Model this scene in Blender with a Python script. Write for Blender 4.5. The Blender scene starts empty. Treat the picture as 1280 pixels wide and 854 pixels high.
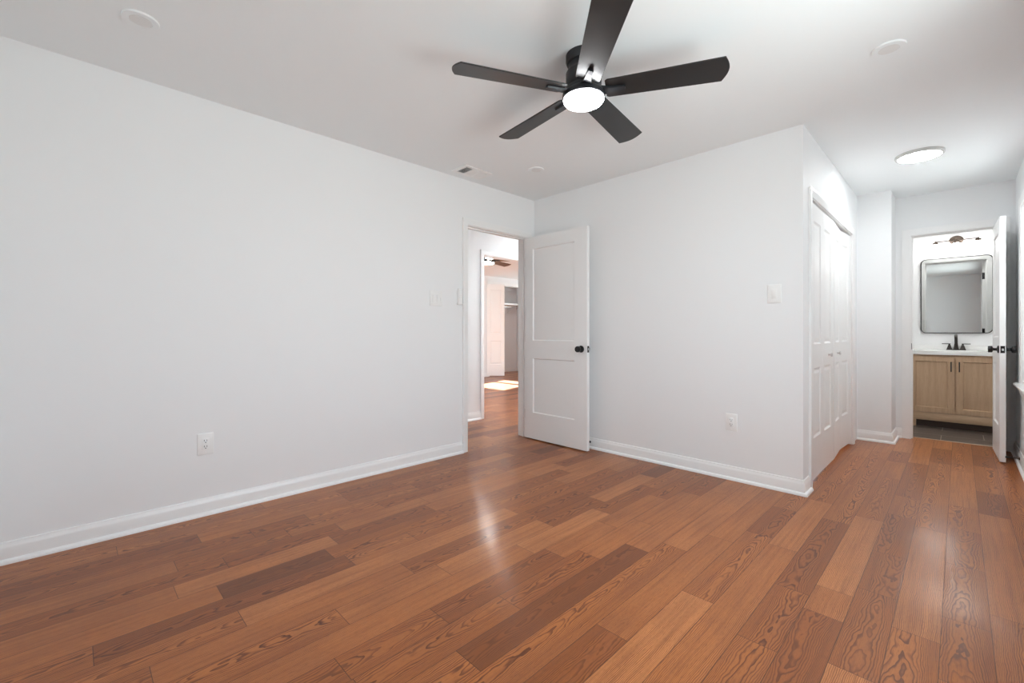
import bpy, bmesh, math, random
from mathutils import Vector, Matrix
random.seed(7)
S = bpy.context.scene
COL = S.collection
PI = math.pi

# ------------------------------------------------------------------ camera, world, sun, exposure
cam_d = bpy.data.cameras.new('camera')
cam_d.sensor_width = 36.0
cam_d.lens = 553.572 / 1280 * 36
cam_d.shift_y = -(427 - 415.889) / 1280
cam_d.clip_start = 0.02
cam = bpy.data.objects.new('camera', cam_d)
cam.location = (3.1144, -3.4068, 1.0687)
cam.rotation_euler = (PI / 2, 0, 0.7901)
COL.objects.link(cam)
S.camera = cam

S.view_settings.view_transform = 'Standard'
S.view_settings.look = 'None'
S.view_settings.gamma = 1.0
S.view_settings.use_curve_mapping = False
S.view_settings.exposure = 0.0

SKY = 5.1           # daylight outside the windows
SUN = 90.0
FAN_LAMP = 60.0
HALL_LAMP = 66.0
BATH_LAMP = 20.0
PASSAGE_FILL = 215.0

w = bpy.data.worlds.new('daylight')
S.world = w
w.use_nodes = True
nt = w.node_tree
nt.nodes.clear()
wo = nt.nodes.new('ShaderNodeOutputWorld')
wb = nt.nodes.new('ShaderNodeBackground')
tc = nt.nodes.new('ShaderNodeTexCoord')
sx = nt.nodes.new('ShaderNodeSeparateXYZ')
mr = nt.nodes.new('ShaderNodeMapRange')
cr = nt.nodes.new('ShaderNodeValToRGB')
mr.inputs[1].default_value = -1
mr.inputs[2].default_value = 1
e = cr.color_ramp.elements
e[0].position = 0.0
e[0].color = (1.82, 1.94, 1.97, 1)
e[1].position = 1.0
e[1].color = (1.08, 1.34, 1.70, 1)
n1 = e.new(0.47)
n1.color = (1.34, 1.43, 1.46, 1)
n2 = e.new(0.53)
n2.color = (1.38, 1.55, 1.70, 1)
nt.links.new(tc.outputs['Generated'], sx.inputs[0])
nt.links.new(sx.outputs[2], mr.inputs[0])
nt.links.new(mr.outputs[0], cr.inputs[0])
nt.links.new(cr.outputs[0], wb.inputs[0])
wb.inputs[1].default_value = SKY
nt.links.new(wb.outputs[0], wo.inputs[0])

sun_d = bpy.data.lights.new('sun', 'SUN')
sun_d.energy = SUN
sun_d.angle = math.radians(0.6)
sun_d.color = (0.93, 1.0, 1.08)
sun = bpy.data.objects.new('sun', sun_d)
sdir = Vector((0.27 * math.cos(math.radians(30)), -0.9626 * math.cos(math.radians(30)), -math.sin(math.radians(30))))
sun.rotation_euler = sdir.to_track_quat('-Z', 'Y').to_euler()
sun.location = (-4.5, 9, 6)
COL.objects.link(sun)

def portal(loc, rot, sxv, syv):
    d = bpy.data.lights.new('window_portal', 'AREA')
    d.shape = 'RECTANGLE'
    d.size, d.size_y = sxv, syv
    d.cycles.is_portal = True
    o = bpy.data.objects.new('window_portal', d)
    o.location, o.rotation_euler = loc, rot
    COL.objects.link(o)

try:
    S.cycles.use_denoising = True
    S.cycles.denoiser = 'OPENIMAGEDENOISE'
    S.cycles.denoising_input_passes = 'RGB_ALBEDO_NORMAL'
    S.cycles.denoising_prefilter = 'ACCURATE'
    S.cycles.max_bounces = 14
    S.cycles.diffuse_bounces = 9
    S.cycles.glossy_bounces = 6
    S.cycles.transparent_max_bounces = 12
    S.cycles.sample_clamp_indirect = 12.0
    S.cycles.caustics_reflective = False
    S.cycles.caustics_refractive = False
    S.cycles.blur_glossy = 0.6
except Exception:
    pass

# ------------------------------------------------------------------ materials
def mat(name, col, rough=0.5, metal=0.0, emit=0.0, ecol=None, coat=0.0, spec=0.5):
    m = bpy.data.materials.new(name)
    m.use_nodes = True
    b = m.node_tree.nodes['Principled BSDF']
    b.inputs['Base Color'].default_value = (*col, 1)
    b.inputs['Roughness'].default_value = rough
    b.inputs['Metallic'].default_value = metal
    b.inputs['Specular IOR Level'].default_value = spec
    b.inputs['Coat Weight'].default_value = coat
    if emit:
        b.inputs['Emission Color'].default_value = (*(ecol or col), 1)
        b.inputs['Emission Strength'].default_value = emit
    return m

def bump_noise(m, scale, strength, dist=0.001, detail=3):
    t = m.node_tree
    b = t.nodes['Principled BSDF']
    c = t.nodes.new('ShaderNodeTexCoord')
    n = t.nodes.new('ShaderNodeTexNoise')
    n.inputs['Scale'].default_value = scale
    n.inputs['Detail'].default_value = detail
    u = t.nodes.new('ShaderNodeBump')
    u.inputs['Strength'].default_value = strength
    u.inputs['Distance'].default_value = dist
    t.links.new(c.outputs['Object'], n.inputs['Vector'])
    t.links.new(n.outputs['Fac'], u.inputs['Height'])
    t.links.new(u.outputs[0], b.inputs['Normal'])
    return m

M_WALL = bump_noise(mat('wall_paint', (0.864, 0.872, 0.878), 0.6, spec=0.3), 220, 0.12, 0.0006)
M_CEIL = bump_noise(mat('ceiling_paint', (0.87, 0.895, 0.905), 0.75, spec=0.2), 160, 0.15, 0.0006)
M_TRIM = bump_noise(mat('trim_enamel', (0.88, 0.88, 0.876), 0.32), 60, 0.04, 0.0004)
M_DOOR = bump_noise(mat('door_enamel', (0.88, 0.88, 0.876), 0.38), 90, 0.05, 0.0004)
M_PLATE = bump_noise(mat('plate_plastic', (0.89, 0.89, 0.88), 0.3), 40, 0.02, 0.0002)
M_SLOT = mat('socket_slot', (0.04, 0.04, 0.04), 0.5)
M_BLACK = bump_noise(mat('black_metal', (0.012, 0.012, 0.013), 0.38, 0.2), 300, 0.05, 0.0002)
M_GAP_SHADE = mat('gap_shade_dark', (0.05, 0.05, 0.05), 0.8)  # dark colour stands for shade in the vent duct and closet head gap
M_BRONZE = bump_noise(mat('bronze_metal', (0.028, 0.021, 0.017), 0.45, 0.3), 200, 0.05, 0.0002)
M_NICKEL = bump_noise(mat('brushed_nickel', (0.085, 0.062, 0.048), 0.5, 0.4), 200, 0.05, 0.0002)
M_SILVER = bump_noise(mat('satin_silver', (0.7, 0.7, 0.7), 0.3, 1.0), 200, 0.04, 0.0002)
M_BLADE = bump_noise(mat('blade_satin_black', (0.007, 0.0065, 0.0065), 0.36, spec=0.6), 130, 0.06, 0.0003)
M_FANBODY = bump_noise(mat('fan_black', (0.016, 0.017, 0.02), 0.35, 0.1), 200, 0.04, 0.0002)
M_COUNTER = bump_noise(mat('cultured_marble', (0.86, 0.86, 0.85), 0.18), 8, 0.02, 0.0002)
M_MIRROR = bump_noise(mat('mirror_dimmed', (0.60, 0.615, 0.61), 0.02, 1.0), 2, 0.0, 0.0001)  # darker than real mirror silver, so the reflected room looks dimmer
M_LENS = mat('fan_lens_lit', (0.9, 0.9, 0.9), 0.4, emit=FAN_LAMP, ecol=(0.97, 0.985, 1.0))
M_HLENS = mat('hall_lens_lit', (0.9, 0.9, 0.9), 0.4, emit=HALL_LAMP, ecol=(0.95, 0.985, 1.0))
M_BLENS = mat('bath_shade_lit', (0.9, 0.9, 0.9), 0.4, emit=BATH_LAMP, ecol=(1, 0.985, 0.95))
M_BFILL = mat('bath_fill_lit', (0.9, 0.9, 0.9), 0.4, emit=65.0, ecol=(1, 0.985, 0.95))
M_PFILL = mat('passage_fill_lit', (0.9, 0.9, 0.9), 0.4, emit=PASSAGE_FILL, ecol=(0.93, 0.98, 1.0))
M_OLENS = mat('other_fan_lens_lit', (0.9, 0.9, 0.9), 0.4, emit=150.0, ecol=(1, 0.97, 0.93))
M_OFFLENS = bump_noise(mat('unlit_lens', (0.78, 0.78, 0.775), 0.5), 60, 0.03, 0.0002)
M_TILEKICK = mat('toe_kick_dark', (0.10, 0.065, 0.05), 0.5)

def glass_mat(name='window_glass', tint=(0.97, 0.985, 0.975)):
    m = bpy.data.materials.new(name)
    m.use_nodes = True
    t = m.node_tree
    t.nodes.clear()
    o = t.nodes.new('ShaderNodeOutputMaterial')
    mx = t.nodes.new('ShaderNodeMixShader')
    tr = t.nodes.new('ShaderNodeBsdfTransparent')
    tr.inputs[0].default_value = (*tint, 1)
    gl = t.nodes.new('ShaderNodeBsdfGlossy')
    gl.inputs['Roughness'].default_value = 0.02
    fr = t.nodes.new('ShaderNodeFresnel')
    fr.inputs['IOR'].default_value = 1.45
    ge = t.nodes.new('ShaderNodeNewGeometry')
    mu = t.nodes.new('ShaderNodeMath')
    mu.operation = 'MULTIPLY_ADD'          # the far face of the pane adds no second reflection
    t.links.new(ge.outputs['Backfacing'], mu.inputs[0])
    mu.inputs[1].default_value = -1.0
    mu.inputs[2].default_value = 1.0
    m2 = t.nodes.new('ShaderNodeMath')
    m2.operation = 'MULTIPLY'
    t.links.new(mu.outputs[0], m2.inputs[0])
    t.links.new(fr.outputs[0], m2.inputs[1])
    t.links.new(m2.outputs[0], mx.inputs[0])
    t.links.new(tr.outputs[0], mx.inputs[1])
    t.links.new(gl.outputs[0], mx.inputs[2])
    t.links.new(mx.outputs[0], o.inputs[0])
    return m
M_GLASS = glass_mat()

class NT:
    """small helper for wiring shader maths"""
    def __init__(s, m):
        s.t = m.node_tree
    def new(s, k):
        return s.t.nodes.new(k)
    def put(s, sock, v):
        if isinstance(v, bpy.types.NodeSocket):
            s.t.links.new(v, sock)
        else:
            sock.default_value = v
    def m(s, op, a, b=0.0, c=0.0):
        n = s.new('ShaderNodeMath')
        n.operation = op
        for i, v in enumerate((a, b, c)):
            s.put(n.inputs[i], v)
        return n.outputs[0]
    def xyz(s, x, y, z):
        n = s.new('ShaderNodeCombineXYZ')
        for i, v in enumerate((x, y, z)):
            s.put(n.inputs[i], v)
        return n.outputs[0]
    def noise(s, vec, scale, detail=3.0, rough=0.55, dist=0.0):
        n = s.new('ShaderNodeTexNoise')
        s.put(n.inputs['Vector'], vec)
        n.inputs['Scale'].default_value = scale
        n.inputs['Detail'].default_value = detail
        n.inputs['Roughness'].default_value = rough
        n.inputs['Distortion'].default_value = dist
        return n.outputs['Fac']
    def white(s, vec):
        n = s.new('ShaderNodeTexWhiteNoise')
        n.noise_dimensions = '3D'
        s.put(n.inputs['Vector'], vec)
        return n.outputs['Value'], n.outputs['Color']
    def smooth(s, v, a, b, lo=0.0, hi=1.0):
        n = s.new('ShaderNodeMapRange')
        n.interpolation_type = 'SMOOTHSTEP'
        s.put(n.inputs[0], v)
        for i, q in enumerate((a, b, lo, hi)):
            s.put(n.inputs[i + 1], q)
        return n.outputs[0]
    def mix(s, f, a, b, kind='MIX'):
        n = s.new('ShaderNodeMix')
        n.data_type = 'RGBA'
        n.blend_type = kind
        s.put(n.inputs[0], f)
        s.put(n.inputs[6], a if isinstance(a, bpy.types.NodeSocket) else (*a, 1))
        s.put(n.inputs[7], b if isinstance(b, bpy.types.NodeSocket) else (*b, 1))
        return n.outputs[2]
    def ramp(s, f, stops):
        n = s.new('ShaderNodeValToRGB')
        el = n.color_ramp.elements
        el[0].position, el[0].color = stops[0][0], (*stops[0][1], 1)
        el[1].position, el[1].color = stops[-1][0], (*stops[-1][1], 1)
        for p, c in stops[1:-1]:
            k = el.new(p)
            k.color = (*c, 1)
        s.put(n.inputs[0], f)
        return n.outputs[0]

def oak_floor():
    m = mat('oak_plank_floor', (0.3, 0.12, 0.05), 0.2)
    N = NT(m)
    bs = m.node_tree.nodes['Principled BSDF']
    co = N.new('ShaderNodeTexCoord')
    sp = N.new('ShaderNodeSeparateXYZ')
    N.put(sp.inputs[0], co.outputs['Object'])
    X, Y = sp.outputs[0], sp.outputs[1]
    PW = 0.127
    xr = N.m('DIVIDE', N.m('ADD', X, 20.045), PW)
    row = N.m('FLOOR', xr)
    u = N.m('SUBTRACT', N.m('FRACT', xr), 0.5)                 # across, -.5 .. .5
    rv, rc = N.white(N.xyz(row, 3.7, 1.3))
    rs = N.new('ShaderNodeSeparateColor')
    N.put(rs.inputs[0], rc)
    L = N.m('MULTIPLY_ADD', rs.outputs[0], 0.50, 0.95)
    yr = N.m('DIVIDE', N.m('ADD', Y, N.m('MULTIPLY_ADD', rv, 3.0, 20.0)), L)
    seg = N.m('FLOOR', yr)
    fy = N.m('FRACT', yr)
    # every second long run is cut once more at a random place
    cv, cc = N.white(N.xyz(row, seg, 9.1))
    cut = N.m('MULTIPLY_ADD', cv, 0.5, 0.3)
    cs = N.new('ShaderNodeSeparateColor')
    N.put(cs.inputs[0], cc)
    docut = N.m('GREATER_THAN', cs.outputs[1], 0.55)
    second = N.m('MULTIPLY', N.m('GREATER_THAN', fy, cut), docut)
    pid = N.xyz(row, N.m('MULTIPLY_ADD', second, 0.37, seg), 5.0)
    pv, pc = N.white(pid)
    ps = N.new('ShaderNodeSeparateColor')
    N.put(ps.inputs[0], pc)
    r1, r2, r3 = ps.outputs[0], ps.outputs[1], ps.outputs[2]
    # grain coordinates of each plank
    gv = N.m('ADD', Y, N.m('MULTIPLY', pv, 40.0))
    gu = N.m('MULTIPLY', u, PW)
    wob = N.noise(N.xyz(N.m('MULTIPLY', gu, 7.0), N.m('MULTIPLY', gv, 2.2), N.m('MULTIPLY', r1, 30.0)), 1.6, 3.0, 0.5)
    wob2 = N.noise(N.xyz(N.m('MULTIPLY', gu, 30.0), N.m('MULTIPLY', gv, 9.0), N.m('MULTIPLY', r2, 30.0)), 1.5, 2.0, 0.5)
    uc = N.m('ADD', gu, N.m('MULTIPLY_ADD', r2, 0.06, -0.03))
    flip = N.m('MULTIPLY_ADD', N.m('GREATER_THAN', r3, 0.5), 2.0, -1.0)
    cath = N.m('ADD', N.m('MULTIPLY', N.m('MULTIPLY', gv, flip), N.m('MULTIPLY_ADD', r1, 6.0, 3.5)), N.m('MULTIPLY', N.m('MULTIPLY', uc, uc), 1900.0))
    cath = N.m('ADD', cath, N.m('MULTIPLY_ADD', wob, 9.0, N.m('MULTIPLY', wob2, 0.55)))
    strt = N.m('ADD', N.m('MULTIPLY', gu, 210.0), N.m('MULTIPLY_ADD', wob, 7.0, N.m('MULTIPLY', wob2, 0.25)))
    isq = N.m('GREATER_THAN', r1, 0.68)
    mm = N.new('ShaderNodeMix')
    N.put(mm.inputs[0], isq)
    N.put(mm.inputs[2], cath)
    N.put(mm.inputs[3], strt)
    t = mm.outputs[0]
    fr = N.m('FRACT', t)
    ring = N.m('MULTIPLY', N.smooth(fr, 0.42, 0.90), N.smooth(fr, 1.0, 0.94))
    ridv, _ = N.white(N.xyz(N.m('FLOOR', t), r2, 1.0))
    ring = N.m('MULTIPLY', ring, N.m('MULTIPLY_ADD', ridv, 0.5, 0.6))
    ring = N.m('MULTIPLY', ring, N.m('MULTIPLY_ADD', isq, -0.12, 1.0))
    pores = N.noise(N.xyz(N.m('MULTIPLY', gu, 900.0), N.m('MULTIPLY', gv, 40.0), r1), 1.0, 2.0, 0.6)
    porem = N.smooth(pores, 0.50, 0.72)
    streak = N.noise(N.xyz(N.m('MULTIPLY', gu, 60.0), N.m('MULTIPLY', gv, 2.0), r3), 1.0, 3.0, 0.6)
    cloud = N.noise(N.xyz(N.m('MULTIPLY', gu, 9.0), N.m('MULTIPLY', gv, 3.0), N.m('MULTIPLY', r3, 9.0)), 1.0, 2.0, 0.5)
    base = N.ramp(pv, [(0.0, (0.19, 0.058, 0.015)), (0.08, (0.29, 0.088, 0.022)), (0.45, (0.42, 0.138, 0.036)), (0.8, (0.50, 0.172, 0.049)), (1.0, (0.58, 0.215, 0.070))])
    base = N.mix(N.m('MULTIPLY', N.smooth(cloud, 0.35, 0.75), 0.35), base, (0.26, 0.09, 0.038))
    base = N.mix(N.m('MULTIPLY', N.smooth(streak, 0.42, 0.75), 0.45), base, (0.19, 0.058, 0.022))
    base = N.mix(N.m('MULTIPLY', ring, 0.92), base, (0.115, 0.032, 0.012))
    base = N.mix(N.m('MULTIPLY', porem, N.m('MULTIPLY_ADD', ring, 0.20, 0.50)), base, (0.13, 0.038, 0.014))
    # seams
    eu = N.m('MULTIPLY', N.m('SUBTRACT', 0.5, N.m('ABSOLUTE', u)), PW)
    ev0 = N.m('MULTIPLY', N.m('MINIMUM', fy, N.m('SUBTRACT', 1.0, fy)), L)
    ev1 = N.m('ADD', N.m('MULTIPLY', N.m('ABSOLUTE', N.m('SUBTRACT', fy, cut)), L), N.m('MULTIPLY', N.m('SUBTRACT', 1.0, docut), 5.0))
    ed = N.m('MINIMUM', eu, N.m('MINIMUM', ev0, ev1))
    seam = N.smooth(ed, 0.0005, 0.0016, 1.0, 0.0)
    base = N.mix(N.m('MULTIPLY', seam, 0.8), base, (0.05, 0.018, 0.010))
    N.put(bs.inputs['Base Color'], base)
    rg = N.m('MULTIPLY_ADD', ring, 0.08, N.m('MULTIPLY_ADD', r3, 0.05, 0.115))
    N.put(bs.inputs['Coat Roughness'], rg)
    bs.inputs['Coat Weight'].default_value = 0.55
    bs.inputs['Coat IOR'].default_value = 1.34
    bs.inputs['Roughness'].default_value = 0.45
    bs.inputs['Specular IOR Level'].default_value = 0.14
    # relief: bevelled edges, gentle cupping, grain
    und = N.noise(N.xyz(N.m('MULTIPLY', X, 5.0), N.m('MULTIPLY', Y, 2.5), r1), 1.0, 2.0, 0.5)
    tilt = N.m('MULTIPLY', N.m('MULTIPLY', u, N.m('SUBTRACT', r2, 0.5)), 0.55)
    h = N.m('ADD', N.m('MULTIPLY', N.smooth(ed, 0.0, 0.0025), 0.25), N.m('MULTIPLY_ADD', ring, -0.10, N.m('MULTIPLY', porem, -0.05)))
    h = N.m('ADD', h, N.m('ADD', N.m('MULTIPLY', und, 0.7), tilt))
    bu = N.new('ShaderNodeBump')
    bu.inputs['Strength'].default_value = 0.75
    bu.inputs['Distance'].default_value = 0.0010
    N.put(bu.inputs['Height'], h)
    N.put(bs.inputs['Normal'], bu.outputs[0])
    N.put(bs.inputs['Coat Normal'], bu.outputs[0])
    return m
M_FLOOR = oak_floor()

def tile_mat():
    m = mat('slate_tile', (0.09, 0.07, 0.06), 0.35)
    N = NT(m)
    bs = m.node_tree.nodes['Principled BSDF']
    co = N.new('ShaderNodeTexCoord')
    sp = N.new('ShaderNodeSeparateXYZ')
    N.put(sp.inputs[0], co.outputs['Object'])
    X, Y = sp.outputs[0], sp.outputs[1]
    yr = N.m('DIVIDE', N.m('SUBTRACT', Y, 2.705), 0.305)
    row = N.m('FLOOR', yr)
    xr = N.m('DIVIDE', N.m('ADD', X, N.m('MULTIPLY_ADD', N.m('MODULO', row, 2.0), 0.305, 9.215)), 0.61)
    ex = N.m('MULTIPLY', N.m('SUBTRACT', 0.5, N.m('ABSOLUTE', N.m('SUBTRACT', N.m('FRACT', xr), 0.5))), 0.61)
    ey = N.m('MULTIPLY', N.m('SUBTRACT', 0.5, N.m('ABSOLUTE', N.m('SUBTRACT', N.m('FRACT', yr), 0.5))), 0.305)
    g = N.smooth(N.m('MINIMUM', ex, ey), 0.0018, 0.003, 1.0, 0.0)
    tv, _ = N.white(N.xyz(N.m('FLOOR', xr), row, 2.0))
    no = N.noise(co.outputs['Object'], 14, 5, 0.6)
    c = N.mix(no, (0.055, 0.042, 0.036), (0.135, 0.105, 0.088))
    c = N.mix(N.m('MULTIPLY', tv, 0.4), c, (0.07, 0.05, 0.042))
    c = N.mix(g, c, (0.55, 0.50, 0.45))
    N.put(bs.inputs['Base Color'], c)
    bu = N.new('ShaderNodeBump')
    bu.inputs['Strength'].default_value = 0.4
    bu.inputs['Distance'].default_value = 0.001
    N.put(bu.inputs['Height'], N.m('SUBTRACT', N.m('MULTIPLY', no, 0.4), g))
    N.put(bs.inputs['Normal'], bu.outputs[0])
    return m
M_TILE = tile_mat()

def wood_mat(name, ca, cb, cd, rough=0.45, axis=2):
    m = mat(name, ca, rough)
    N = NT(m)
    bs = m.node_tree.nodes['Principled BSDF']
    co = N.new('ShaderNodeTexCoord')
    mp = N.new('ShaderNodeMapping')
    sc = [38.0, 38.0, 38.0]
    sc[axis] = 2.2
    mp.inputs['Scale'].default_value = sc
    N.put(mp.inputs[0], co.outputs['Object'])
    a = N.noise(mp.outputs[0], 1.0, 4, 0.6, 0.4)
    mp2 = N.new('ShaderNodeMapping')
    sc2 = [260.0, 260.0, 260.0]
    sc2[axis] = 12.0
    mp2.inputs['Scale'].default_value = sc2
    N.put(mp2.inputs[0], co.outputs['Object'])
    b = N.noise(mp2.outputs[0], 1.0, 2, 0.6)
    c = N.mix(N.smooth(a, 0.3, 0.7), ca, cb)
    c = N.mix(N.m('MULTIPLY', N.smooth(b, 0.45, 0.8), 0.5), c, cd)
    N.put(bs.inputs['Base Color'], c)
    bu = N.new('ShaderNodeBump')
    bu.inputs['Strength'].default_value = 0.15
    bu.inputs['Distance'].default_value = 0.0004
    N.put(bu.inputs['Height'], b)
    N.put(bs.inputs['Normal'], bu.outputs[0])
    return m
M_OAKCAB = wood_mat('vanity_oak', (0.60, 0.42, 0.27), (0.53, 0.355, 0.225), (0.42, 0.27, 0.165), 0.45, 2)
M_OAKRAIL = wood_mat('vanity_oak_rail', (0.60, 0.42, 0.27), (0.53, 0.355, 0.225), (0.42, 0.27, 0.165), 0.45, 0)
M_WALNUT = wood_mat('fan_walnut', (0.16, 0.075, 0.035), (0.11, 0.05, 0.024), (0.08, 0.035, 0.018), 0.35, 0)

# ------------------------------------------------------------------ geometry helpers
class MB:
    def __init__(s):
        s.b = bmesh.new()
    def box(s, x0, x1, y0, y1, z0, z1, bev=0.0, seg=2, M=None):
        vs = [s.b.verts.new((x, y, z)) for x in (min(x0, x1), max(x0, x1)) for y in (min(y0, y1), max(y0, y1)) for z in (min(z0, z1), max(z0, z1))]
        q = [(0, 1, 3, 2), (4, 6, 7, 5), (0, 4, 5, 1), (2, 3, 7, 6), (0, 2, 6, 4), (1, 5, 7, 3)]
        fs = [s.b.faces.new([vs[i] for i in f]) for f in q]
        geo = list(vs)
        if bev:
            r = bmesh.ops.bevel(s.b, geom=list({ed for f in fs for ed in f.edges}), offset=bev, segments=seg, profile=0.5, affect='EDGES')
            geo = list({v for f in r['faces'] for v in f.verts} | {v for v in vs if v.is_valid})
        if M is not None:
            bmesh.ops.transform(s.b, matrix=M, verts=geo)
        return s
    def lathe(s, prof, n=40, M=None, cap0=True, cap1=True, sx=1.0, sy=1.0):
        rings = []
        for r, z in prof:
            if r < 1e-6:
                rings.append([s.b.verts.new((0, 0, z))])
            else:
                rings.append([s.b.verts.new((r * sx * math.cos(2 * PI * i / n), r * sy * math.sin(2 * PI * i / n), z)) for i in range(n)])
        for a, c in zip(rings, rings[1:]):
            for i in range(n):
                j = (i + 1) % n
                if len(a) == 1 and len(c) == 1:
                    continue
                if len(a) == 1:
                    s.b.faces.new((a[0], c[j], c[i]))
                elif len(c) == 1:
                    s.b.faces.new((a[i], a[j], c[0]))
                else:
                    s.b.faces.new((a[i], a[j], c[j], c[i]))
        if cap0 and len(rings[0]) > 1:
            s.b.faces.new(rings[0][::-1])
        if cap1 and len(rings[-1]) > 1:
            s.b.faces.new(rings[-1])
        if M is not None:
            bmesh.ops.transform(s.b, matrix=M, verts=[v for r in rings for v in r])
        return s
    def loft(s, loops, closed=True, cap=True):
        """loops of equal length; closed in the loop direction"""
        R = [[s.b.verts.new(p) for p in lp] for lp in loops]
        n = len(R[0])
        for a, c in zip(R, R[1:]):
            for i in range(n if closed else n - 1):
                j = (i + 1) % n
                s.b.faces.new((a[i], a[j], c[j], c[i]))
        if cap:
            s.b.faces.new(R[0][::-1])
            s.b.faces.new(R[-1])
        return s
    def tube(s, pts, r, n=12, cap=True):
        loops = []
        pts = [Vector(p) for p in pts]
        for i, p in enumerate(pts):
            d = (pts[min(i + 1, len(pts) - 1)] - pts[max(i - 1, 0)]).normalized()
            a = d.cross(Vector((0, 0, 1)))
            if a.length < 1e-3:
                a = d.cross(Vector((1, 0, 0)))
            a.normalize()
            c = d.cross(a)
            rr = r[i] if isinstance(r, (list, tuple)) else r
            loops.append([p + a * rr * math.cos(2 * PI * k / n) + c * rr * math.sin(2 * PI * k / n) for k in range(n)])
        return s.loft(loops, True, cap)
    def quad(s, *p):
        s.b.faces.new([s.b.verts.new(q) for q in p])
        return s
    def build(s, name, m, parent=None, smooth=35, loc=None, rot=None):
        bmesh.ops.recalc_face_normals(s.b, faces=s.b.faces)
        me = bpy.data.meshes.new(name)
        s.b.to_mesh(me)
        s.b.free()
        me.materials.append(m)
        o = bpy.data.objects.new(name, me)
        COL.objects.link(o)
        if smooth:
            for p in me.polygons:
                p.use_smooth = True
            me.set_sharp_from_angle(angle=math.radians(smooth))
        if parent:
            o.parent = parent
        if loc:
            o.location = loc
        if rot:
            o.rotation_euler = rot
        return o

def tag(o, label=None, cat=None, group=None, kind=None):
    if label:
        o['label'] = label
    if cat:
        o['category'] = cat
    if group:
        o['group'] = group
    if kind:
        o['kind'] = kind
    return o

def thing(name, label, cat, loc=(0, 0, 0), rz=0.0, group=None, kind=None):
    o = bpy.data.objects.new(name, None)
    o.empty_display_size = 0.1
    COL.objects.link(o)
    o.location = loc
    o.rotation_euler = (0, 0, rz)
    return tag(o, label, cat, group, kind)

def copy_tree(o, parent=None):
    c = o.copy()
    COL.objects.link(c)
    if parent:
        c.parent = parent
    for ch in list(o.children):
        copy_tree(ch, c)
    return c

def struct(o, label, cat):
    return tag(o, label, cat, kind='structure')

def wall_x(name, x0, x1, y0, y1, z1, holes, label, m=None):
    """wall slab lying along y; holes = (ya, yb, za, zb)"""
    b = MB()
    cur = y0
    for ya, yb, za, zb in sorted(holes):
        b.box(x0, x1, cur, ya, 0, z1)
        if za > 0:
            b.box(x0, x1, ya, yb, 0, za)
        if zb < z1:
            b.box(x0, x1, ya, yb, zb, z1)
        cur = yb
    b.box(x0, x1, cur, y1, 0, z1)
    return struct(b.build(name, m or M_WALL, smooth=0), label, 'wall')

def wall_y(name, y0, y1, x0, x1, z1, holes, label, m=None):
    b = MB()
    cur = x0
    for xa, xb, za, zb in sorted(holes):
        b.box(cur, xa, y0, y1, 0, z1)
        if za > 0:
            b.box(xa, xb, y0, y1, 0, za)
        if zb < z1:
            b.box(xa, xb, y0, y1, zb, z1)
        cur = xb
    b.box(cur, x1, y0, y1, 0, z1)
    return struct(b.build(name, m or M_WALL, smooth=0), label, 'wall')

BASE_PROF = [(0.0, 0.0), (0.030, 0.0), (0.030, 0.005), (0.028, 0.012), (0.022, 0.019), (0.0145, 0.021), (0.0145, 0.070), (0.012, 0.078), (0.0075, 0.086), (0.006, 0.096), (0.0, 0.098)]
def baseboard(name, path, side, label):
    """path of floor points on the wall plane; side=+1 when the room lies left of the path"""
    P = [Vector((p[0], p[1])) for p in path]
    loops = []
    for i, p in enumerate(P):
        ns = []
        for a, c in ((i - 1, i), (i, i + 1)):
            if 0 <= a and c < len(P):
                d = (P[c] - P[a]).normalized()
                ns.append(Vector((-d.y, d.x)) * side)
        if len(ns) == 2:
            k = (ns[0] + ns[1]) / (1 + ns[0].dot(ns[1]))
        else:
            k = ns[0]
        loops.append([(p.x + k.x * d, p.y + k.y * d, z) for d, z in BASE_PROF])
    return struct(MB().loft(loops).build(name, M_TRIM, smooth=40), label, 'baseboard')

CAS_PROF = [(0.0, 0.0), (0.0, 0.010), (0.004, 0.013), (0.040, 0.0165), (0.050, 0.018), (0.057, 0.016), (0.057, 0.0)]
def casing_into(b, plane, u0, u1, zt, axis, out, width=0.057, zb=0.0):
    """three-sided moulding round an opening on plane axis=plane, standing out by out (+1/-1)"""
    k = width / 0.057
    loops = [[], [], [], []]
    for wv, d in CAS_PROF:
        wv *= k
        pts = [(u0 - wv, zb), (u0 - wv, zt + wv), (u1 + wv, zt + wv), (u1 + wv, zb)]
        for i, (u, z) in enumerate(pts):
            loops[i].append((plane + out * d, u, z) if axis == 'x' else (u, plane + out * d, z))
    b.loft(loops)

def jamb_into(b, axis, p0, p1, u0, u1, zt, t=0.018, stop=None):
    """lining of a door opening: two legs and a head; stop=(a,b) range of the door stop along the wall thickness"""
    def bx(pa, pb, ua, ub, za, zb):
        if axis == 'x':
            b.box(pa, pb, ua, ub, za, zb)
        else:
            b.box(ua, ub, pa, pb, za, zb)
    bx(p0, p1, u0 - t, u0, 0, zt + t)
    bx(p0, p1, u1, u1 + t, 0, zt + t)
    bx(p0, p1, u0, u1, zt, zt + t)
    if stop:
        a, c = stop
        bx(a, c, u0, u0 + 0.011, 0, zt)
        bx(a, c, u1 - 0.011, u1, 0, zt)
        bx(a, c, u0 + 0.011, u1 - 0.011, zt - 0.011, zt)

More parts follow.
